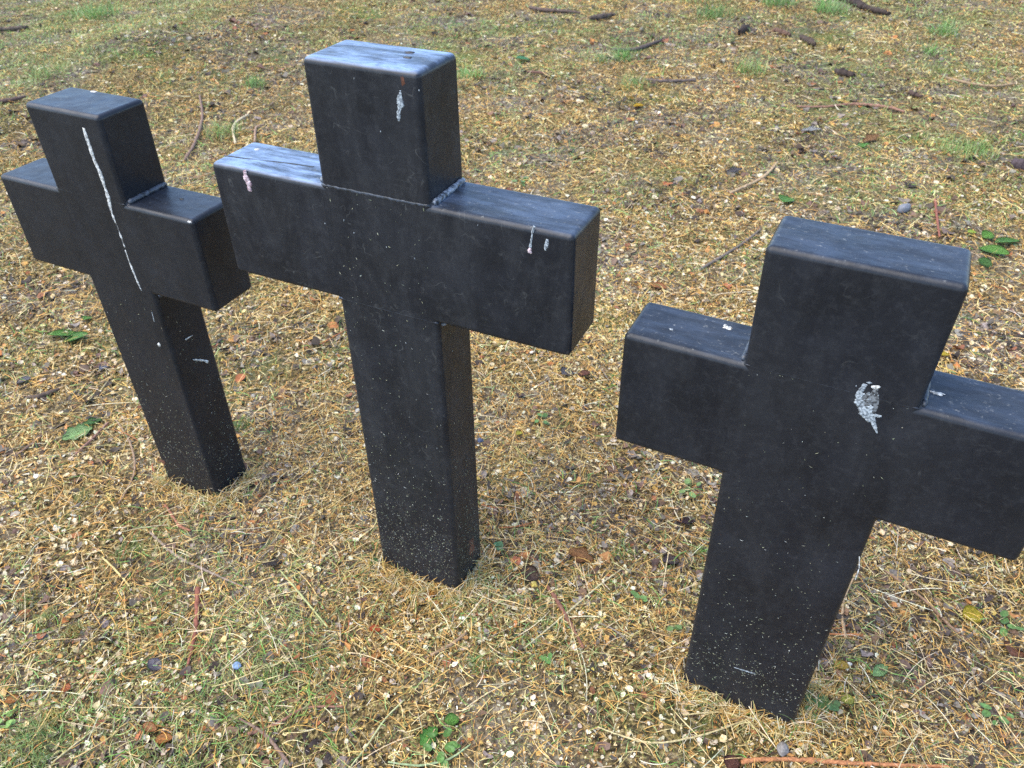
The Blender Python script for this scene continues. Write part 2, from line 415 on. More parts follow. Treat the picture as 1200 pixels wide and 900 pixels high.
# rusty and orange bits
x, y = sample(1900, 8); n = len(x); c = pick(np.concatenate([RUSTY, BROWN[1:], PAL((.50, .28, .09), (.52, .40, .10))]), n)
Vv, Ff, kk = flakes(x, y, (.003 + rng.random(n) ** 2 * .006) * fgrow(x, y) ** .7, u(n, .4, .9), u(n, -.7, .7), u(n, .003, .008), u(n, -.6, .7), 8, .3)
tag(mesh_np('rusty_leaf_bits', Vv, Ff, M_LITTER, rep(c, kk)), 'small rust orange leaf bits in the litter', 'leaf litter', kind='stuff')

# sparse short green grass, thickest where the ground is green
x, y = sample(280000, 10, 1.3); n = len(x)
cl = np.clip((fbm(x, y, .16, 63) - .52) * 7, 0, 1)
keep = rng.random(n) < (.015 + .75 * greenness(x, y) * cl + .05 * cl); x, y = x[keep], y[keep]; n = len(x); f = fgrow(x, y)
c = pick(np.concatenate([GREEN[[0, 2, 4]], MOSSG]), n)
Vv, Ff, kk = blades(x, y, u(n, .012, .034) * f ** .6, u(n, .0011, .002) * f, u(n, .2, 1.2), u(n, -1, 1), u(n, .0, .003), u(n, .5, 1.45), 3)
tag(mesh_np('short_grass', Vv, Ff, M_LEAF, rep(c, kk)), 'sparse short green grass growing through the dry litter', 'grass', kind='stuff')

# fine stems
x, y = sample(2200, 9, 1.6); n = len(x); c = pick(np.concatenate([BROWN, BROWN[1:], RUSTY[1:2], GREY[1:2]]), n)
Vv, Ff, kk = blades(x, y, u(n, .03, .10) * fgrow(x, y) ** .6, u(n, .0014, .003) * fgrow(x, y) ** .7, u(n, -.1, .2), u(n, -.9, .9), u(n, .004, .009), u(n, .0, .08), 6)
tag(mesh_np('fine_stems', Vv, Ff, M_WOOD, rep(c, kk)), 'fine brown stems lying among the litter', 'stems', kind='stuff')

# ------------------------------------------------------------------ crosses
def bm_obj(name, bm, mat, parent=None, smooth=True):
    me = bpy.data.meshes.new(name); bm.to_mesh(me); bm.free()
    if smooth: me.polygons.foreach_set('use_smooth', np.ones(len(me.polygons), bool))
    me.materials.append(mat); o = bpy.data.objects.new(name, me); COL.objects.link(o)
    if parent is not None: o.parent = parent
    return o

def tube_bm(bm, pts, rad, sides=8, flat=1.0, nrm=None, caps=True):
    """tube through pts with a radius per point"""
    n = len(pts); rings = []
    for i, p in enumerate(pts):
        d = (pts[min(i + 1, n - 1)] - pts[max(i - 1, 0)]).normalized()
        ref = nrm if nrm is not None else (Vector((0, 0, 1)) if abs(d.z) < .9 else Vector((1, 0, 0)))
        s = d.cross(ref).normalized(); t = s.cross(d).normalized()
        rr = rad[i] if hasattr(rad, '__len__') else rad
        rings.append([bm.verts.new(p + s * math.cos(a) * rr + t * math.sin(a) * rr * flat) for a in [2 * math.pi * j / sides for j in range(sides)]])
    for a, b in zip(rings, rings[1:]):
        for j in range(sides): bm.faces.new((a[j], a[(j + 1) % sides], b[(j + 1) % sides], b[j]))
    if caps: bm.faces.new(rings[0][::-1]); bm.faces.new(rings[-1])
    return bm

def face_pt(c, inv, px, py, face):
    o = inv @ CAM; d = (inv.to_3x3() @ ray(px, py))
    if face == 'front': t = (0 - o.y) / d.y
    elif face == 'top': t = (c['c'] + c['a'] - o.z) / d.z
    elif face == 'arm': t = (c['c'] - o.z) / d.z
    elif face == 'side': t = (c['w'] / 2 - o.x) / d.x
    elif face == 'end': t = (c['w'] / 2 + c['br'] - o.x) / d.x
    return o + d * t
FN = {'front': Vector((0, -1, 0)), 'top': Vector((0, 0, 1)), 'arm': Vector((0, 0, 1)), 'side': Vector((1, 0, 0)), 'end': Vector((1, 0, 0))}

LAB = ['black cross with a long thin white streak down its front, leftmost of the three',
       'tallest black cross with pale chalky top coloured with sky sheen and a mauve dropping on its left arm',
       'black cross with a white splash at its centre, nearest the right edge']
for i, c in enumerate(CR):
    root = bpy.data.objects.new('grave_cross', None); COL.objects.link(root)
    M = Matrix.Translation((c['x'], c['y'], c['z'])) @ Matrix.Rotation(c['yaw'], 4, 'Z') @ Matrix.Rotation(c['lean'], 4, 'Y')
    # the root stands at the cross's foot
    M0 = M @ Matrix.Translation((0, 0, -c['L']))
    root.matrix_world = M0
    tag(root, LAB[i], 'grave cross', 'black grave crosses standing in a row')
    off = Vector((0, 0, c['L']))                          # local z of the arm underside
    mt = cross_material(i); mw = flat_mat('pale_weld', (.012, .014, .018), [(.06, .07, .09), (.22, .25, .30), (.05, .06, .08)][i], .45, 170); ms = flat_mat('seam_highlight', (.012, .014, .018), (.045, .055, .075), .4, 120)
    hw, A, T, D = c['w'] / 2, c['c'], c['c'] + c['a'], c['d']
    dep = c['L'] + .12
    wg = hw + c['tG'] * dep / c['L']
    out = [(-wg, -dep), (wg, -dep), (hw, 0), (hw + c['br'], 0), (hw + c['br'], A), (hw, A), (hw + c['tT'], T), (-hw - c['tT'], T), (-hw, A), (-hw - c['bl'], A), (-hw - c['bl'], 0), (-hw, 0)]
    bm = bmesh.new()
    vs = [bm.verts.new((px_, 0, pz_)) for px_, pz_ in out]
    f0 = bm.faces.new(vs)
    ex = bmesh.ops.extrude_face_region(bm, geom=[f0])
    bmesh.ops.translate(bm, verts=[v for v in ex['geom'] if isinstance(v, bmesh.types.BMVert)], vec=(0, D, 0))
    bmesh.ops.recalc_face_normals(bm, faces=bm.faces)
    bmesh.ops.bevel(bm, geom=list(bm.edges), offset=.0092, segments=4, profile=.5, affect='EDGES', clamp_overlap=True)
    bmesh.ops.translate(bm, verts=bm.verts, vec=off)
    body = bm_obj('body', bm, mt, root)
    md = body.modifiers.new('wn', 'WEIGHTED_NORMAL'); md.keep_sharp = False; md.weight = 100
    # weld beads in the four inner corners, mottled a paler blue-grey
    for sx, z in ((1, A), (-1, A), (1, 0), (-1, 0)):
        bm = bmesh.new(); up_ = 1 if z else -1
        k = 22; pts = []; rad = []
        for j in range(k):
            yy = .007 + (D - .014) * j / (k - 1)
            pts.append(Vector((sx * (hw + .0035), yy, z + up_ * .0035)) + Vector((random.uniform(-1, 1), 0, random.uniform(-1, 1))) * .0003)
            rad.append((.0052 if i < 2 else .0042) * (1 + random.uniform(-.07, .08)) * (.55 if j in (0, k - 1) else 1))
        tube_bm(bm, pts, rad, 10); bmesh.ops.translate(bm, verts=bm.verts, vec=off)
        bm_obj('weld_bead', bm, mw, root)
    # faint seams ground nearly flush across the front
    seams = [((-hw, A), (hw, A))] + ([((-hw, 0), (hw, 0)), ((-hw, .006), (-hw, A - .006))] if i == 1 else [])
    for (xa, za), (xb, zb) in seams:
        bm = bmesh.new(); k = 40; pts = []; rad = []
        for j in range(k):
            t = j / (k - 1)
            pts.append(Vector((xa + (xb - xa) * t, (.0014 if i != 1 else (.0030 if za == A and zb == A else .0022)) + random.uniform(-.0001, .0001), za + (zb - za) * t + random.uniform(-.0004, .0004))))
            rad.append(((.0040 if za == A and zb == A else .00265) if i == 1 else .00165) * random.uniform(.97, 1.03) * (.4 if j in (0, k - 1) else 1))
        tube_bm(bm, pts, rad, 8); bmesh.ops.translate(bm, verts=bm.verts, vec=off)
        bm_obj('weld_seam', bm, ms if i == 1 and za == A and zb == A else mt, root)  # the middle cross's top seam has a bluish highlight put into its colour
    inv = M.inverted()
    def pl(pts, face): return [face_pt(c, inv, a, b, face) for a, b in pts]
    def run(name, pts, wpx, face, mat, label=None, thick=.3, jit=.25, step=14):
        """a raised dried run lying on a face; pts in photo pixels, widths in pixels"""
        P = pl(pts, face); sc = (M @ P[0] - CAM).length / F
        QQ = []; WW = []
        for a in range(len(P) - 1):
            for j in range(step):
                t = j / step; QQ.append(P[a].lerp(P[a + 1], t)); WW.append(wpx[a] * (1 - t) + wpx[a + 1] * t)
        QQ.append(P[-1]); WW.append(wpx[-1]); nn = FN[face]
        bm = bmesh.new(); nz = np.convolve(rng.uniform(-1, 1, len(WW) + 6), np.ones(5) / 5, 'same')[3:-3] * 1.8; rad = [max(.0003, w_ * .5 * sc * (1 + q_ * jit * 1.6)) for w_, q_ in zip(WW, nz)]
        tan = (P[-1] - P[0]).normalized().cross(nn)
        nz = np.convolve(rng.uniform(-1, 1, len(WW) + 8), np.ones(7) / 7, 'same')[4:-4]; QQ = [q + tan * z_ * .7 * r_ for q, r_, z_ in zip(QQ, rad, nz)]
        tube_bm(bm, QQ, rad, 8, thick, nn); bmesh.ops.translate(bm, verts=bm.verts, vec=off)
        o = bm_obj(name, bm, mat, root)
        if label: o['label'] = label
        return o
    def blob(name, px_, py_, rx, rz, face, mat, label=None, n_=16, rough=.3, h=.0009):
        p = face_pt(c, inv, px_, py_, face); sc = (M @ p - CAM).length / F; nn = FN[face]
        ax = Vector((1, 0, 0)) if face != 'side' and face != 'end' else Vector((0, 1, 0)); ay = nn.cross(ax)
        bm = bmesh.new(); ring = []; ring2 = []
        for j in range(n_):
            a = 2 * math.pi * j / n_; q = 1 + random.uniform(-rough, rough)
            e = ax * math.cos(a) * rx * sc * q + ay * math.sin(a) * rz * sc * q
            ring.append(bm.verts.new(p + e - nn * .0006)); ring2.append(bm.verts.new(p + e * .8 + nn * h))
        for j in range(n_): bm.faces.new((ring[j], ring[(j + 1) % n_], ring2[(j + 1) % n_], ring2[j]))
        bm.faces.new(ring2); bmesh.ops.translate(bm, verts=bm.verts, vec=off)
        o = bm_obj(name, bm, mat, root)
        if label: o['label'] = label
        return o
    if i == 0:
        run('dropping_streak', [(98.5, 150), (107, 178), (118, 205), (128, 236), (133, 256)], [3, 5, 5.5, 4.5, 2], 'front', M_DROP, 'long thin white dropping streak')
        run('dropping_streak', [(132, 252), (140, 272), (146, 290)], [2.5, 2.4, 1.6], 'front', M_DROP, 'broken pale lower part of the streak', jit=.6)
        run('dropping_streak', [(147, 293), (150, 303), (156, 318), (166, 341)], [1.2, 1.6, 3, 1.5], 'front', M_DROP, 'pale tail end of the streak', jit=.5)
        run('dropping_streak', [(178, 366), (181, 377)], [1, 1.2], 'front', M_BLUEWHITE, 'last faint dash of the streak')
        blob('petal', 186.5, 404, 2.5, 3, 'front', M_DROP, 'small cream petal stuck to the post')
        run('stuck_stem', [(226, 421.5), (234, 422), (244, 424)], [1.4, 1.8, 2.6], 'side', M_DROP, 'pale stem stuck to the side')
        run('stuck_stem', [(217, 398), (222, 395), (226, 393)], [2.2, 1.2, 1], 'side', M_DROP)
        blob('dropping', 110, 107.5, 4, 2, 'top', M_DROP, 'small white dropping on the top')
        blob('tar_spot', 213, 233, 2.5, 2, 'arm', M_HOLE)
        blob('rust_spot', 190, 541, 5, 4, 'front', M_RUST, 'rust spot near the foot', rough=.5, h=.0002)
        blob('dropping', 222, 260, 3.2, 1.6, 'arm', M_DROP, 'white chip on the arm corner')
    if i == 1:
        run('dropping_streak', [(287, 199.5), (288, 208), (291, 216), (293, 224)], [5, 6.5, 7.5, 4], 'front', M_PINK, 'mauve and white dropping on the left arm', thick=.4)
        run('dropping_streak', [(469.5, 106), (469, 122), (467, 142)], [2.2, 5.5, 2.5], 'front', M_BLUEWHITE, 'bluish white drip on the top block', thick=.15, jit=.5)
        run('dropping_streak', [(626, 265), (623, 277), (621, 290)], [3, 3, 3], 'front', M_BLUEWHITE, 'pale drip on the right arm')
        blob('dropping', 620.5, 294, 3, 4, 'front', M_PINK, 'brown blob at the end of the drip')
        run('dropping_streak', [(641, 280), (639, 294)], [4, 2], 'front', M_BLUEWHITE, 'faint drip beside the blob', thick=.1, jit=.6)
        blob('rust_spot', 472, 95, 3, 6, 'front', M_RUST, 'rust spot under the top edge', h=.0002)
        run('groove', [(262, 182.5), (300, 187), (340, 191.5), (368, 195.5)], [2.2, 2.2, 2.4, 2.4], 'arm', M_HOLE, 'dark groove running along the left arm top', thick=.15, jit=.3)
        blob('tar_spot', 480, 61.5, 6, 4, 'top', M_HOLE, 'black tar spot on the chalky, sheen-coloured top')
        blob('tar_spot', 478, 67.5, 5, 3.4, 'top', M_HOLE, 'smaller tar spot beside the first')
        blob('dropping', 301.5, 175, 3, 3, 'arm', M_DROP, 'white fleck on the left arm')
        blob('rust_spot', 553, 640, 6, 16, 'side', M_RUST, 'rust patch low on the side', rough=.6, h=.0002)
        for a, b in ((415, 92), (446, 154), (491, 106), (381, 262), (415, 273), (403, 258), (453, 290), (560, 264), (486, 303)):
            blob('fleck', a, b, .7, 1.2, 'front', M_BLUEWHITE, n_=7, h=.0004)
    if i == 2:
        blob('dropping_splash', 1019, 472, 9, 20, 'front', M_SMEAR, 'dull grey stain under the splash', rough=.35, h=.0002)
        run('dropping_splash', [(1014, 450), (1008, 460), (1008, 470), (1013, 482), (1020, 494)], [3, 6, 9, 11, 6], 'front', M_BLUEWHITE, 'white splash with a curved left edge', thick=.06, jit=.3)
        run('dropping_splash', [(1015, 448), (1022, 449)], [2, 3], 'front', M_BLUEWHITE, thick=.2, jit=.5)
        run('dropping_splash', [(1021, 453), (1029, 455)], [3, 5], 'front', M_DROP, 'bright upper corner of the splash', thick=.2, jit=.5)
        run('dropping_splash', [(1018, 476), (1022, 490), (1028, 508)], [9, 6, 1.2], 'front', M_BLUEWHITE, 'drip at the foot of the splash', thick=.06, jit=.4)
        run('dropping_splash', [(1024, 486), (1033, 488)], [4, 2], 'front', M_BLUEWHITE, thick=.15, jit=.4)
        for _ in range(40):
            blob('fleck', 1018 + random.gauss(0, 6), 472 + random.gauss(0, 13), random.uniform(.4, 1.3), random.uniform(.4, 1.6), 'front', M_BLUEWHITE, n_=6, h=.0003)
        blob('dropping', 853, 384, 6, 3, 'arm', M_DROP, 'cream crumb on the left arm', rough=.5)
        blob('dropping', 850, 382, 3, 4, 'arm', M_DROP, rough=.4)
        blob('dropping', 1098, 461, 7, 2.5, 'arm', M_DROP, 'white dropping on the right arm', rough=.5)
        blob('dropping', 787, 386, 2.5, 1.6, 'arm', M_BLUEWHITE)
        run('rust_spot', [(860, 782), (885, 790)], [1.5, 2.5], 'front', M_BLUEWHITE, 'faint pale scrape near the foot', thick=.1)
        run('stuck_stem', [(1007, 652), (1007, 665), (1002, 680)], [1, 1.2, 1], 'front', M_LITTER if False else M_DROP)
    # grass clippings and seed specks splashed on the lower post
    n = [700, 1500, 900][i]
    zz = rng.gamma(2.0, .068, n); far_ = rng.random(n) < .16; zz[far_] = rng.random(far_.sum()) * (c['L'] + (A if i else 0))
    zz = np.where(zz > c['L'] - .01, rng.random(n) * c['L'] * .5, zz) if i == 0 else np.minimum(zz, c['L'] + A - .01)
    zz = zz + .008
    sd_ = rng.random(n) < .34
    lx = np.where(sd_, hw + .0003, (rng.random(n) * 2 - 1) * (hw - .008)); ly = np.where(sd_, .008 + rng.random(n) * (D - .016), -.0003)
    # the post tapers slightly: follow its side
    lx = np.where(sd_, hw + c['tG'] * np.clip((c['L'] - zz) / c['L'], 0, 1) + .0004, lx)
    ang = rng.random(n) * math.pi; L_ = .0006 + rng.random(n) ** 2.5 * .0030; W_ = .0004 + rng.random(n) * .0005
    ex_ = np.where(sd_, 0, np.cos(ang)); ey_ = np.where(sd_, np.cos(ang), 0); ez_ = np.sin(ang)
    fx_ = np.where(sd_, 0, -np.sin(ang)); fy_ = np.where(sd_, -np.sin(ang), 0); fz_ = np.cos(ang)
    C0 = np.stack([lx, ly, zz], 1); E_ = np.stack([ex_, ey_, ez_], 1) * L_[:, None]; G_ = np.stack([fx_, fy_, fz_], 1) * W_[:, None]
    nn = np.stack([sd_ * 1.0, (~sd_) * -1.0, zz * 0], 1) * .0005
    Vv = np.stack([C0 - E_, C0 - G_ + nn, C0 + E_, C0 + G_ + nn], 1).reshape(-1, 3)
    b_ = np.arange(n) * 4
    colr = pick(PAL((.62, .60, .40), (.5, .5, .36), (.7, .7, .62), (.42, .45, .3)), n) * u(n, .22, .9)[:, None]
    g = mesh_np('grass_clippings', Vv, np.concatenate([np.stack([b_, b_ + 1, b_ + 2], 1), np.stack([b_, b_ + 2, b_ + 3], 1)]), M_LITTER, rep(colr, 4), parent=root)
    g['kind'] = 'stuff'

# blades leaning against the posts' feet: part of one mass of uncut grass
xs, ys = [], []
for i, c in enumerate(CR):
    cy, sy = math.cos(c['yaw']), math.sin(c['yaw'])
    n = 620; side = rng.random(n)
    lx = np.where(side < .62, (rng.random(n) * 2 - 1) * (c['w'] / 2 + .03), c['w'] / 2 + rng.random(n) * .035)
    ly = np.where(side < .62, -.004 - rng.random(n) ** 1.5 * .035, rng.random(n) * c['d'])
    xs.append(c['x'] + cy * lx - sy * ly); ys.append(c['y'] + sy * lx + cy * ly)
x = np.concatenate(xs); y = np.concatenate(ys); n = len(x)
c_ = pick(np.concatenate([STRAW[:5], PALE[:2], MOSSG[2:]]), n)
Vv, Ff, kk = blades(x, y, u(n, .02, .062), u(n, .0008, .0016), u(n, .4, 2.0), u(n, -1.2, 1.2), u(n, .0, .006), u(n, .1, 1.2), 6)
tag(mesh_np('uncut_grass', Vv, Ff, M_LITTER, rep(c_, kk)), 'uncut dry grass curling round the feet of the crosses', 'dry grass', kind='stuff')

# ------------------------------------------------------------------ twigs, each its own object
def twig(name, label, pts, wpx, col, cat='twig', lift=.006, mat=None, knobs=True, flat=1.0, group=None):
    P = [at(a, b, lift) for a, b in pts]; sc = [px_m(a, b) for a, b in pts]
    Q = []; Wd = []
    wp = wpx if hasattr(wpx, '__len__') else [wpx] * len(P)
    for a in range(len(P) - 1):
        L = (P[a + 1] - P[a]).length; st = max(4, int(L / .006))
        for j in range(st):
            t = j / st
            p0, p3 = P[max(a - 1, 0)], P[min(a + 2, len(P) - 1)]; p1, p2 = P[a], P[a + 1]
            q = .5 * ((2 * p1) + (p2 - p0) * t + (2 * p0 - 5 * p1 + 4 * p2 - p3) * t * t + (3 * p1 - p0 - 3 * p2 + p3) * t ** 3)
            Q.append(q); Wd.append((wp[a] * sc[a]) * (1 - t) + (wp[a + 1] * sc[a + 1]) * t)
    Q.append(P[-1]); Wd.append(wp[-1] * sc[-1])
    n_ = len(Q); rad = [max(.0005, w_ * .5 * (1 + random.uniform(-.14, .14)) * (1.3 if knobs and random.random() < .07 else 1)) for w_ in Wd]
    Q = [q + Vector((random.uniform(-1, 1), random.uniform(-1, 1), random.uniform(-.5, 1))) * r_ * .22 for q, r_ in zip(Q, rad)]
    o0 = Q[0].copy()
    bm = bmesh.new(); tube_bm(bm, [q - o0 for q in Q], rad, 8, flat)
    o = bm_obj(name, bm, mat or M_WOOD)
    o.location = o0
    me = o.data; a_ = me.color_attributes.new('tint', 'FLOAT_COLOR', 'POINT')
    for k, v in enumerate(me.vertices):
        q = random.uniform(.75, 1.2); a_.data[k].color = (col[0] * q, col[1] * q, col[2] * q, 1)
    tag(o, label, cat, group)
    return o

RED = (.24, .09, .06); DK = (.05, .035, .03); TAN = (.32, .22, .12); GRY = (.16, .13, .11); PST = (.55, .46, .26)
TW = [
 ('twig', 'thick reddish brown twig with a split end in the left foreground', [(232, 690), (231, 722), (225, 760), (215, 796)], [6, 5.5, 4, 1.5], RED),
 ('twig', 'brown stick slanting down from a dark leaf between the middle and right crosses', [(641, 686), (655, 708), (668, 730), (684, 760)], [3.5, 5, 4.5, 3], (.2, .09, .06)),
 ('twig', 'long orange brown twig lying along the bottom edge at the right', [(868, 893), (900, 890), (950, 891), (1010, 895), (1112, 899)], [5, 4.5, 5, 4, 3], (.42, .18, .08)),
 ('twig', 'thin brown twig standing out on the litter between the left and middle crosses', [(234, 112), (237, 138), (229, 166), (216, 188)], [2, 2.5, 3, 2.5], (.2, .13, .1)),
 ('twig', 'grey twig slanting up beside the top of the right cross', [(820, 316), (852, 297), (872, 284), (892, 268)], [3, 3.2, 2.6, 2], GRY),
 ('fallen_branch', 'dark fallen branch at the top edge of the photo', [(978, -4), (1000, 2), (1014, 9), (1043, 16)], [7, 6, 6, 3], DK),
 ('twig', 'upright reddish stalk just behind the right cross top', [(1096, 234), (1098, 255), (1101, 277)], [2.6, 2.4, 2.2], RED),
 ('twig', 'long grey twig slanting between the feet of the left and middle crosses', [(176, 624), (205, 650), (240, 668), (298, 693)], [2.4, 3, 2.8, 1.5], (.25, .19, .15)),
 ('twig', 'short reddish twig just below the foot of the left cross', [(194, 592), (206, 610), (213, 618), (224, 622)], [2.6, 3, 3, 2.4], (.3, .13, .08)),
 ('twig', 'dull brown twig running off the bottom edge left of centre', [(280, 842), (312, 862), (340, 898)], [2.5, 4, 4], (.2, .13, .1)),
 ('twig', 'wavy reddish twig lying across the foreground left of centre', [(290, 861), (325, 848), (357, 830), (402, 828)], [4, 3.5, 2.6, 2], (.26, .13, .09)),
 ('twig', 'long thin twig right of the right cross, slanting down to the edge', [(1036, 668), (1084, 704), (1118, 738), (1150, 762)], [2, 3, 2.6, 1.5], (.26, .16, .1)),
 ('twig', 'curved tan stem beside the foot of the right cross', [(1003, 672), (990, 700), (987, 722), (991, 748)], [1.6, 2.2, 3, 3], (.42, .29, .17)),
 ('twig', 'short bright orange twig lying level beside the foot of the right cross', [(972, 743), (990, 744), (1011, 744)], [1.5, 3, 3], (.5, .2, .08)),
 ('twig', 'long dark twig at the top edge behind the tall cross', [(620, 9), (640, 12), (660, 13), (680, 15)], [2.5, 4, 3, 2], (.1, .07, .06)),
 ('bark_piece', 'dark bark piece beside the long dark twig near the top edge', [(692, 21), (704, 20), (720, 17)], [4, 6, 3], (.09, .07, .06)),
 ('twig', 'forked dark twig upper centre behind the green tuft', [(718, 58), (744, 58), (762, 52), (778, 46)], [3, 4, 3.5, 2], (.1, .075, .07)),
 ('twig', 'level grey twig upper right of the green tuft', [(757, 93), (780, 95), (815, 94)], [2.2, 3.4, 2.5], (.13, .1, .09)),
 ('twig', 'short twig lying left of the green tuft upper centre', [(618, 84), (630, 85), (641, 86)], [2, 3, 2], (.15, .08, .06)),
 ('twig', 'long reddish twig lying level in the upper right', [(934, 125), (968, 125), (1002, 122), (1041, 126), (1060, 131)], [2, 2.2, 3, 3, 2], (.26, .14, .1)),
 ('twig', 'curved tan twig left of centre in the upper right area', [(856, 226), (885, 213), (900, 203), (911, 190)], [2.6, 3, 3, 2], (.4, .28, .17)),
 ('twig', 'fine arched twig near the right edge, high up', [(1109, 91), (1138, 98), (1165, 101), (1190, 98)], [2, 2.5, 2.3, 1.6], (.3, .21, .13)),
 ('twig', 'pale hooked straw stem left of the middle cross arm', [(291, 134), (277, 143), (273, 152), (276, 168)], [2, 2.4, 2.4, 2], (.55, .45, .3)),
 ('twig', 'short bent stem just above the middle cross left arm', [(309, 146), (300, 150), (299, 166)], [2, 2.4, 2.4], (.3, .2, .14)),
 ('twig', 'dark twig at the left edge beside the left cross post', [(32, 466), (48, 464), (69, 456)], [4, 5, 3.5], (.1, .07, .055)),
 ('twig', 'reddish straight twig just under the pale lobed leaf', [(89, 532), (106, 516), (127, 495)], [2.4, 2.2, 1.6], (.3, .16, .12)),
 ('twig', 'long curved stem left of the foot of the left cross', [(136, 492), (152, 518), (158, 548), (150, 572), (139, 590)], [1.6, 2, 2.2, 2, 2], (.3, .2, .13)),
 ('twig', 'dark twig near the left edge at mid height, long and straight', [(2, 545), (24, 530), (50, 510)], [1.6, 2, 1.5], (.22, .14, .1)),
 ('twig', 'dark twig along the upper left edge behind the left cross', [(-4, 119), (14, 117), (30, 113)], [4, 4, 2], (.11, .07, .06)),
 ('twig', 'thick dark twig near the top left corner', [(-3, 35), (15, 34), (32, 32)], [3, 4, 3], (.1, .075, .06)),
 ('twig', 'grey twig lying in the bottom left foreground', [(10, 770), (35, 752), (78, 733)], [2, 2.2, 1.6], (.26, .2, .13)),
 ('twig', 'brown stem lying level below the middle cross foot', [(505, 768), (528, 756), (546, 742)], [4, 4, 3], (.28, .19, .12)),
 ('bark_piece', 'chunky dark bark piece in the upper right', [(978, 84), (988, 86), (1000, 88)], [6, 8, 5], DK),
 ('bark_piece', 'dark curled bark lump high up right of centre', [(867, 38), (872, 34), (877, 31)], [5, 8, 4], (.035, .025, .022)),
 ('bark_piece', 'flat brown bark strip right of the curled bark lump', [(908, 35), (916, 38), (926, 41)], [4, 6, 3], (.12, .07, .05)),
 ('bark_piece', 'long dark bark strip above the chunky bark piece', [(938, 43), (946, 47), (955, 52)], [4, 6.5, 4], (.07, .05, .04)),
 ('bark_piece', 'short dark bark bit between the twig and the right edge', [(1066, 108), (1072, 111), (1080, 113)], [4, 5, 3], (.08, .05, .04)),
 ('bark_piece', 'dark lump of debris at the right edge, upper', [(1186, 190), (1195, 194), (1204, 196)], [8, 12, 12], (.07, .05, .055)),
 ('straw', 'yellow green straw slanting down left of the middle cross foot', [(328, 668), (355, 700), (384, 735)], [1.6, 2.4, 1.8], (.44, .45, .2)),
 ('straw', 'long pale straw slanting up between the middle and right crosses', [(614, 760), (660, 722), (700, 688), (728, 667)], [1.6, 2, 2, 1.4], (.6, .52, .3)),
 ('straw', 'yellow straw in the left foreground near the reddish twig', [(120, 653), (138, 671), (152, 687)], [1.8, 2.2, 1.6], (.6, .48, .2)),
 ('straw', 'long yellow straw below the foot of the right cross', [(700, 852), (760, 870), (820, 862), (890, 838)], [1.4, 2.2, 2.2, 1.5], (.58, .47, .24)),
 ('straw', 'pale straw arching out from the right cross foot, left side', [(905, 870), (880, 850), (850, 835), (800, 838)], [1.6, 2, 2, 1.4], (.56, .45, .22)),
 ('straw', 'pale green straw lying near the bottom edge, centre left', [(410, 900), (430, 874), (452, 842), (474, 820)], [1.6, 2, 2, 1.4], (.5, .5, .26)),
 ('straw', 'thin straw slanting across the bottom left corner', [(60, 895), (96, 866), (124, 845)], [1.6, 2, 1.5], (.52, .44, .22)),
 ('straw', 'grey green straw curving along the bottom edge, centre', [(455, 893), (490, 897), (525, 890), (552, 872)], [1.8, 2.2, 2.2, 1.4], (.3, .38, .2)),
]
for t in TW:
    twig(t[0], t[1], t[2], t[3], t[4], 'straw' if t[0] == 'straw' else ('bark' if t[0] == 'bark_piece' else ('branch' if t[0] == 'fallen_branch' else 'twig')),
         mat=M_LITTER if t[0] == 'straw' else M_WOOD, lift=(.008 if t[0] == 'straw' else .006) * max(1, (at(*t[2][0]) - CAM).length / 2.2))

# ------------------------------------------------------------------ leaves, each its own object
def leaf(label, px, py, wpx, hpx, ang, col, lobes=0, cup=.12, name='fallen_leaf', cat='leaf', lift=.009, tilt=.25, pointy=1.0, group=None):
    """a thin cupped leaf; wpx its length in photo pixels, ang its heading on the ground"""
    lift *= max(1, (at(px, py) - CAM).length / 2.4); p = at(px, py, lift); sc = px_m(px, py); L = wpx * sc; Wd = hpx * sc * 1.5; col = tuple(min(.8, v * (1.15 if col[1] > col[0] else .8)) for v in col)
    bm = bmesh.new(); lay = bm.verts.layers.float_color.new('tint')
    n1, n2 = 14, 6; rows = []
    for a in range(n1 + 1):
        t = a / n1; env = (math.sin(math.pi * min(1, t * .96 + .02)) ** (.75 * pointy)) * (1 - .25 * t)
        if lobes: env *= 1 - .42 * abs(math.sin(t * math.pi * lobes)) ** 2
        row = []
        for b in range(n2 + 1):
            s = (b / n2 - .5) * 2
            x_ = (t - .5) * L + abs(s) * L * .04; y_ = s * Wd * .5 * env
            z_ = cup * Wd * (s * s) * env + .10 * L * math.sin(t * 3 + 1) * cup + random.uniform(-1, 1) * .006 * Wd - .02 * Wd * (abs(s) < .1)
            v = bm.verts.new((x_, y_, z_)); q = random.uniform(.96, 1.04) * (1.3 if abs(s) < .1 else 1) * (1 + .1 * math.sin(a * 1.7 + abs(b - 3) * 2.2))
            v[lay] = (col[0] * q, col[1] * q, col[2] * q, 1); row.append(v)
        rows.append(row)
    for a in range(n1):
        for b in range(n2):
            bm.faces.new((rows[a][b], rows[a + 1][b], rows[a + 1][b + 1], rows[a][b + 1]))
    ret = bmesh.ops.solidify(bm, geom=list(bm.faces), thickness=.00035)
    o = bm_obj(name, bm, M_LEAF)
    o.location = p; o.rotation_euler = (random.uniform(-tilt, tilt), random.uniform(-tilt, tilt), ang)
    tag(o, label, cat, group)
    return o
G1 = (.12, .26, .05); G2 = (.07, .16, .04); G3 = (.25, .38, .16); YL = (.62, .50, .05); OR = (.52, .23, .06); BR = (.12, .07, .05); GY = (.18, .16, .17); PB = (.3, .2, .13)
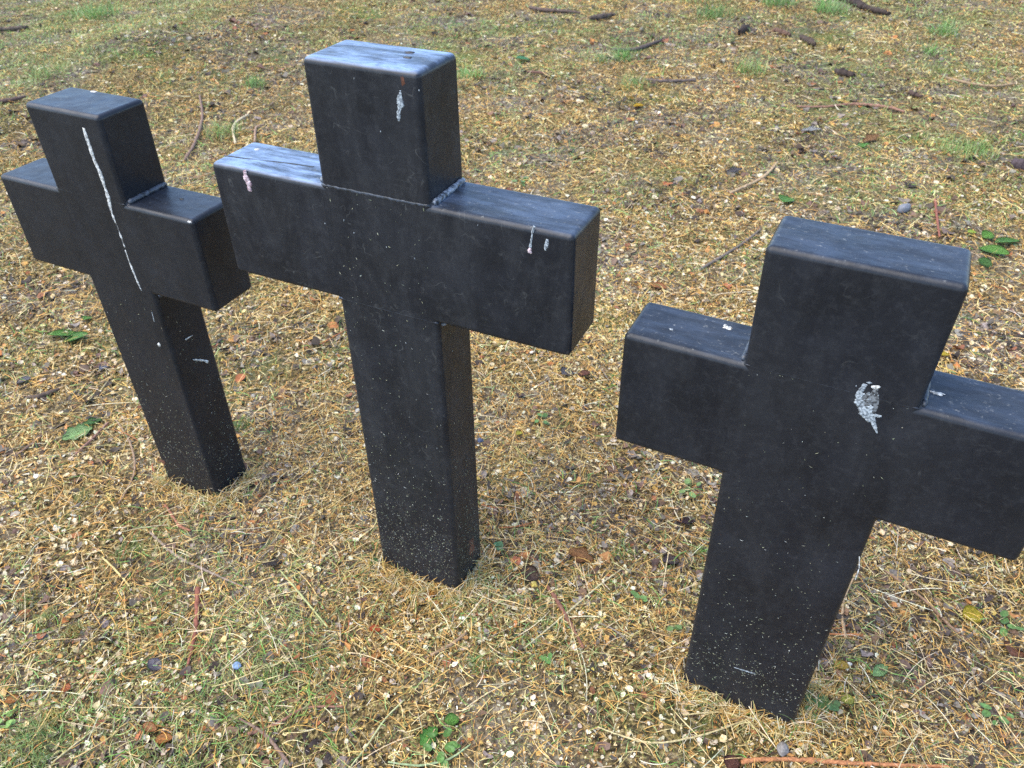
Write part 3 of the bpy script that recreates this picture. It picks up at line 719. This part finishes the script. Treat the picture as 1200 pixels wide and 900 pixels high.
LV = [
 ('bright green leaf left of the left cross post, pointing left', 74, 392, 30, 13, .35, G1, 0),
 ('green leaf touching the bright green one, pointing right', 88, 396, 26, 13, .25, (.1, .24, .05), 0),
 ('tiny green leaf above the two green leaves at the left', 102, 373, 9, 9, 1.2, G1, 0),
 ('pale green lobed leaf beside the straight reddish twig', 90, 508, 30, 18, .7, G3, 3),
 ('dark green curled leaf right of the pale lobed leaf', 107, 495, 20, 11, .5, G2, 2),
 ('large green leaf at the right edge above the right cross arm, pointing down', 1164, 294, 28, 13, -.9, G1, 0),
 ('glossy green leaf at the right edge, pointing right', 1180, 283, 26, 12, .1, (.1, .22, .05), 0),
 ('small round green leaf left of the glossy leaves', 1157, 276, 12, 10, .3, G1, 0),
 ('dark green leaf lowest of the cluster at the right edge', 1154, 308, 15, 10, -.8, G2, 0),
 ('tiny yellow green leaf left of the leaf cluster at the right edge', 1139, 272, 9, 7, 0, (.35, .45, .08), 0),
 ('green leaf upright above the right cross top', 921, 234, 20, 14, .9, G1, 0),
 ('teal green leaf lying high up behind the tall cross', 612, 69, 16, 11, .1, (.12, .3, .15), 0),
 ('bright yellow leaf upper centre, the largest yellow one', 748, 124, 11, 12, 0, (.75, .5, .03), 0),
 ('orange yellow leaf just above the bright yellow one', 738, 114, 8, 6, .3, (.6, .34, .05), 0),
 ('round yellow leaf right of the right cross post', 1139, 721, 20, 15, .1, YL, 0),
 ('yellow green round leaf near the right cross foot', 993, 820, 13, 12, .2, (.5, .5, .1), 0),
 ('pointed pale green leaf right of the right cross foot', 1031, 786, 25, 9, .6, G3, 0),
 ('small orange yellow leaf above the yellow green round leaf', 986, 780, 15, 10, -.3, (.6, .42, .08), 0),
 ('yellow leaf just behind the right cross arm joint', 1104, 415, 14, 7, -.2, (.62, .48, .05), 0),
 ('small green leaf above the yellow leaf by the arm joint', 1099, 408, 9, 8, .7, G1, 0),
 ('serrated green leaf near the bottom edge, centre', 502, 863, 26, 16, .9, (.12, .28, .06), 4),
 ('green leaf right of the serrated one at the bottom edge', 529, 844, 16, 12, .2, G1, 0),
 ('small dark green leaf beside the middle cross foot', 437, 658, 12, 9, -.3, G2, 0),
 ('curled orange brown dry leaf between the middle and right crosses', 680, 651, 30, 18, -.5, (.36, .17, .06), 2),
 ('dark brown leaf at the upper end of the brown stick', 620, 673, 26, 16, -.6, BR, 0),
 ('grey brown leaf between the posts right of the orange brown leaf', 786, 657, 20, 14, .2, (.14, .1, .1), 0),
 ('dark maroon curled leaf left of the right cross post', 803, 611, 20, 13, .1, (.07, .035, .035), 2),
 ('lavender grey leaf in the left foreground', 181, 779, 17, 10, -.5, (.22, .2, .24), 0),
 ('orange leaf piece in the bottom left foreground', 191, 866, 18, 10, .1, OR, 0),
 ('second orange leaf piece left of the first, bottom left', 175, 852, 18, 8, -.4, (.45, .2, .07), 0),
 ('small orange leaf at the far bottom left', 14, 820, 13, 8, .3, OR, 0),
 ('red orange bit in the left foreground beside a white flake', 77, 807, 9, 9, 0, (.5, .16, .05), 0),
 ('maroon leaf at the bottom edge beside the orange twig', 857, 894, 16, 13, .9, (.18, .08, .06), 0),
 ('scarlet orange petal below the middle cross foot', 439, 737, 13, 8, -.3, (.6, .14, .04), 0),
 ('orange leaf bit below the scarlet petal', 440, 769, 12, 7, .2, (.55, .25, .06), 0),
 ('orange leaf curled against the middle cross foot', 506, 696, 12, 9, .8, (.6, .3, .07), 0),
 ('rust coloured leaf right of the middle cross arm end', 771, 335, 20, 9, -.6, (.45, .2, .08), 0),
 ('dark leaf lump left of the foot of the middle cross', 320, 660, 22, 12, .2, (.09, .07, .06), 2),
 ('grey leaf below the middle cross right arm', 664, 436, 20, 12, .9, GY, 0),
 ('rusty curled leaf below the middle cross right arm tip', 684, 438, 14, 9, 0, (.22, .08, .05), 0),
 ('small yellow leaf right of the middle cross post', 608, 508, 9, 8, .3, (.6, .55, .1), 0),
 ('brown leaf at the right, beside the small green weed', 1187, 762, 16, 16, .9, (.3, .14, .08), 0),
 ('blue grey leaf scrap left of the left cross post', 122, 430, 14, 7, 1.3, (.25, .25, .3), 0),
 ('grey leaf scrap above the dark twig at the left', 27, 446, 15, 9, .3, (.2, .19, .22), 0),
 ('dark leaf clump left of the green weed in the upper right', 860, 200, 18, 10, .1, (.13, .12, .13), 2),
 ('grey white leaf scrap in the upper right under the reddish twig', 950, 152, 20, 9, -.2, (.42, .42, .42), 2),
 ('tan orange leaf under the grey white leaf scrap', 1020, 162, 20, 10, .4, (.36, .2, .09), 2),
 ('green leaf sprig below the tan orange leaf', 1012, 170, 10, 9, 1.0, G1, 0),
]
for (lb, a, b, wl, hl, an, co, lo) in LV:
    leaf(lb, a, b, wl, hl, an, co, lo)

# ------------------------------------------------------------------ pebbles
def pebble(label, px, py, wpx, col, flat=.6):
    p = at(px, py, 0); sc = px_m(px, py); r_ = wpx * sc * .5
    bm = bmesh.new(); bmesh.ops.create_icosphere(bm, subdivisions=3, radius=r_)
    lay = bm.verts.layers.float_color.new('tint')
    sd_ = random.uniform(0, 50)
    for v in bm.verts:
        q = 1 + .16 * math.sin(v.co.x / r_ * 2.1 + sd_) + .12 * math.sin(v.co.y / r_ * 3.3 + sd_ * 2) + .05 * math.sin(v.co.z / r_ * 7 + sd_)
        v.co = Vector((v.co.x * q, v.co.y * q * .8, v.co.z * q * flat)); k = random.uniform(.85, 1.1)
        v[lay] = (col[0] * k, col[1] * k, col[2] * k, 1)
    o = bm_obj('pebble', bm, M_STONE); o.location = p + Vector((0, 0, r_ * flat * .7 + .003)); o.rotation_euler.z = random.uniform(0, 3)
    tag(o, label, 'pebble')
for a in [('grey pebble above the right cross top', 1059, 248, 16, (.16, .165, .19)), ('grey brown pebble at the bottom edge beside the orange twig', 916, 882, 15, (.22, .2, .19)),
          ('small blue pebble in the left foreground', 279, 783, 10, (.16, .24, .38)), ('small white pebble at the right corner of the middle cross foot', 563, 663, 7, (.75, .72, .68)),
          ('tiny white pebble beside the yellow green leaf at right', 994, 820 - 40, 6, (.7, .68, .6)), ('dark blue pebble right of the middle cross post', 563, 519, 8, (.04, .06, .12))]:
    pebble(*a)

# ------------------------------------------------------------------ tufts and weeds
def tuft(label, px, py, wpx, n, Lm, pal, name='grass_tuft', cat='grass tuft', lean=.9, Wm=.0016, up=(.7, 1.5)):
    p = at(px, py, 0); R = wpx * px_m(px, py) * .5
    a = rng.random(n) * 6.28; rr = R * np.sqrt(rng.random(n)) * .75
    dd = (p - CAM).length; n = int(n * 1.5); a = rng.random(n) * 6.28; rr = R * rng.random(n) ** .6; Wm = Wm * max(.8, dd / 3.2); pal = pal * rng.uniform(.7, 1.1); Lm = Lm * max(1, dd / 3) 
    x = p.x + np.cos(a) * rr; y = p.y + np.sin(a) * rr
    Vv, Ff, kk = blades(x, y, u(n, .5, 1.0) * Lm, u(n, .7, 1.3) * Wm, u(n, .2, lean), u(n, -.8, .8), u(n, -.002, .001), u(n, up[0], up[1]), 5)
    Vv = Vv - np.array(p)
    o = mesh_np(name, Vv, Ff, M_LEAF, rep(pick(pal, n), kk)); o.location = p
    tag(o, label, cat)
for a in [
 ('vivid green grass tuft just right of the tall cross top block', 553, 90, 34, 90, .045, GREEN),
 ('fresh green grass tuft upper centre, brightest of those behind the crosses', 730, 70, 26, 80, .06, GREEN),
 ('smaller green tuft just left of the bright one upper centre', 706, 73, 18, 40, .045, GREEN),
 ('wide olive green tuft at the upper right, the largest one', 1132, 177, 58, 240, .045, np.concatenate([GREEN, MOSSG])),
 ('green and straw tuft upper right of centre', 878, 86, 34, 110, .06, np.concatenate([GREEN, MOSSG])),
 ('green tuft near the top edge below the fallen branch', 1105, 40, 26, 80, .06, GREEN),
 ('pair of green blades high on the right, left of the fine twig', 1090, 64, 20, 40, .05, GREEN),
 ('dense green tuft at the top edge left of the fallen branch', 972, 14, 34, 120, .06, GREEN),
 ('green tuft at the top edge near the curled bark lump', 912, 6, 34, 110, .06, GREEN),
 ('thin green tuft left of the curled bark lump', 838, 20, 40, 110, .06, GREEN),
 ('sparse green tuft under the level grey twig', 742, 100, 36, 90, .05, np.concatenate([GREEN, MOSSG])),
 ('dull green tuft behind the left arm of the middle cross', 262, 158, 44, 150, .05, np.concatenate([GREEN, MOSSG])),
 ('small green tuft further up left of the tall cross', 300, 102, 24, 60, .05, GREEN),
 ('dull green tuft behind the top of the left cross', 62, 88, 40, 90, .05, np.concatenate([GREEN, MOSSG])),
 ('green tuft near the top left, ahead of the thick dark twig', 115, 20, 46, 110, .06, GREEN),
 ('green grass tuft in the left foreground middle', 155, 645, 26, 70, .028, np.concatenate([GREEN, MOSSG])),
 ('olive mossy tuft left of the left cross foot', 98, 583, 20, 110, .020, MOSSG),
 ('olive mossy tuft near the left edge in the foreground', 34, 706, 24, 130, .022, MOSSG),
 ('olive mossy tuft right of the one at the left edge', 55, 728, 20, 110, .020, MOSSG),
 ('yellow moss tuft in the left foreground', 89, 741, 20, 120, .018, np.concatenate([MOSSG, STRAW[:3]])),
 ('large pale green mossy tuft in the bottom left corner', 38, 878, 56, 380, .030, np.concatenate([MOSSG, GREEN[2:]])),
 ('yellowish mossy tuft above the corner tuft, bottom left', 62, 845, 26, 140, .022, np.concatenate([MOSSG, STRAW[:3]])),
 ('spiky green weed below and right of the middle cross foot', 561, 783, 22, 26, .035, GREEN),
 ('green weed between the middle and right crosses, beside the orange brown leaf', 730, 648, 36, 60, .022, GREEN),
 ('yellow green moss tuft touching the left side of the right cross post', 822, 648, 18, 90, .018, np.concatenate([MOSSG, GREEN])),
 ('green tuft behind the left cross post, right of its foot', 285, 500, 22, 60, .03, GREEN),
]:
    tuft(*a)

def weed(label, px, py, wpx, n, lw, col):
    col = (col[0] * .95, col[1] * .78, col[2] * .9)
    """low weed: small rounded leaves on short stems"""
    p = at(px, py, 0); sc = px_m(px, py); R = wpx * sc * .5
    bm = bmesh.new(); lay = bm.verts.layers.float_color.new('tint')
    for k in range(n):
        a = random.uniform(0, 6.28); rr = R * math.sqrt(random.random()); c0 = Vector((math.cos(a) * rr, math.sin(a) * rr, random.uniform(.008, .018)))
        l = lw * sc * random.uniform(.7, 1.2); hd = a + random.uniform(-.7, .7); tl = random.uniform(-.4, .4)
        ring = []; q = random.uniform(.7, 1.2)
        ux = Vector((math.cos(hd), math.sin(hd), math.sin(tl) * .6)); uy = Vector((-math.sin(hd), math.cos(hd), random.uniform(-.3, .3)))
        cv = bm.verts.new(c0 - Vector((0, 0, l * .08))); cv[lay] = (col[0] * q * 1.1, col[1] * q * 1.1, col[2] * q, 1)
        for j in range(9):
            b = 6.283 * j / 9; v = bm.verts.new(c0 + ux * math.cos(b) * l * .5 + uy * math.sin(b) * l * .33 * random.uniform(.85, 1.15)); v[lay] = (col[0] * q, col[1] * q, col[2] * q, 1); ring.append(v)
        for j in range(9): bm.faces.new((cv, ring[j], ring[(j + 1) % 9]))
        root_ = Vector((c0.x * .3, c0.y * .3, 0)); d_ = uy.normalized() * .0006
        v4 = [bm.verts.new(root_ - d_), bm.verts.new(root_ + d_), bm.verts.new(c0 + d_), bm.verts.new(c0 - d_)]
        for v in v4: v[lay] = (col[0] * .8, col[1] * .9, col[2] * .6, 1)
        bm.faces.new(v4)
    o = bm_obj('weed', bm, M_LEAF, smooth=False); o.location = p; o.rotation_euler.z = random.uniform(0, 6); tag(o, label, 'weed')
for a in [('clover like weed just right of the right cross foot', 958, 832, 34, 11, 12, (.1, .24, .06)),
          ('low weed with small leaves at the right edge below the arm', 1172, 735, 34, 5, 10, (.14, .32, .07)),
          ('tiny weed right of the brown stick', 747, 703, 18, 5, 9, (.15, .34, .08)),
          ('round leaved weed between the posts, left of the brown stick', 641, 778, 12, 3, 10, (.13, .33, .07)),
          ('small weed left of the right cross post', 788, 738, 14, 4, 9, (.15, .3, .08)),
          ('green weed right of the middle cross post, near its foot', 588, 642, 14, 3, 10, (.08, .25, .09)),
          ('weed at the bottom edge left of the serrated leaf', 520, 880, 40, 9, 12, (.1, .27, .05)),
          ('low weed behind the middle cross right arm', 610, 215, 20, 7, 7, (.15, .3, .1)),
          ('small weed at the bottom left near the mossy tufts', 12, 846, 18, 4, 10, (.2, .42, .08)),
          ('weed at the right edge lower down with orange bit beside it', 1165, 838, 26, 5, 9, (.13, .3, .07)),
          ('small weed below the middle cross right arm', 635, 494, 20, 5, 8, (.13, .3, .07)),
          ('light green weed left of the right cross, below its arm', 806, 575, 26, 6, 9, (.2, .38, .1))]:
    weed(*a)
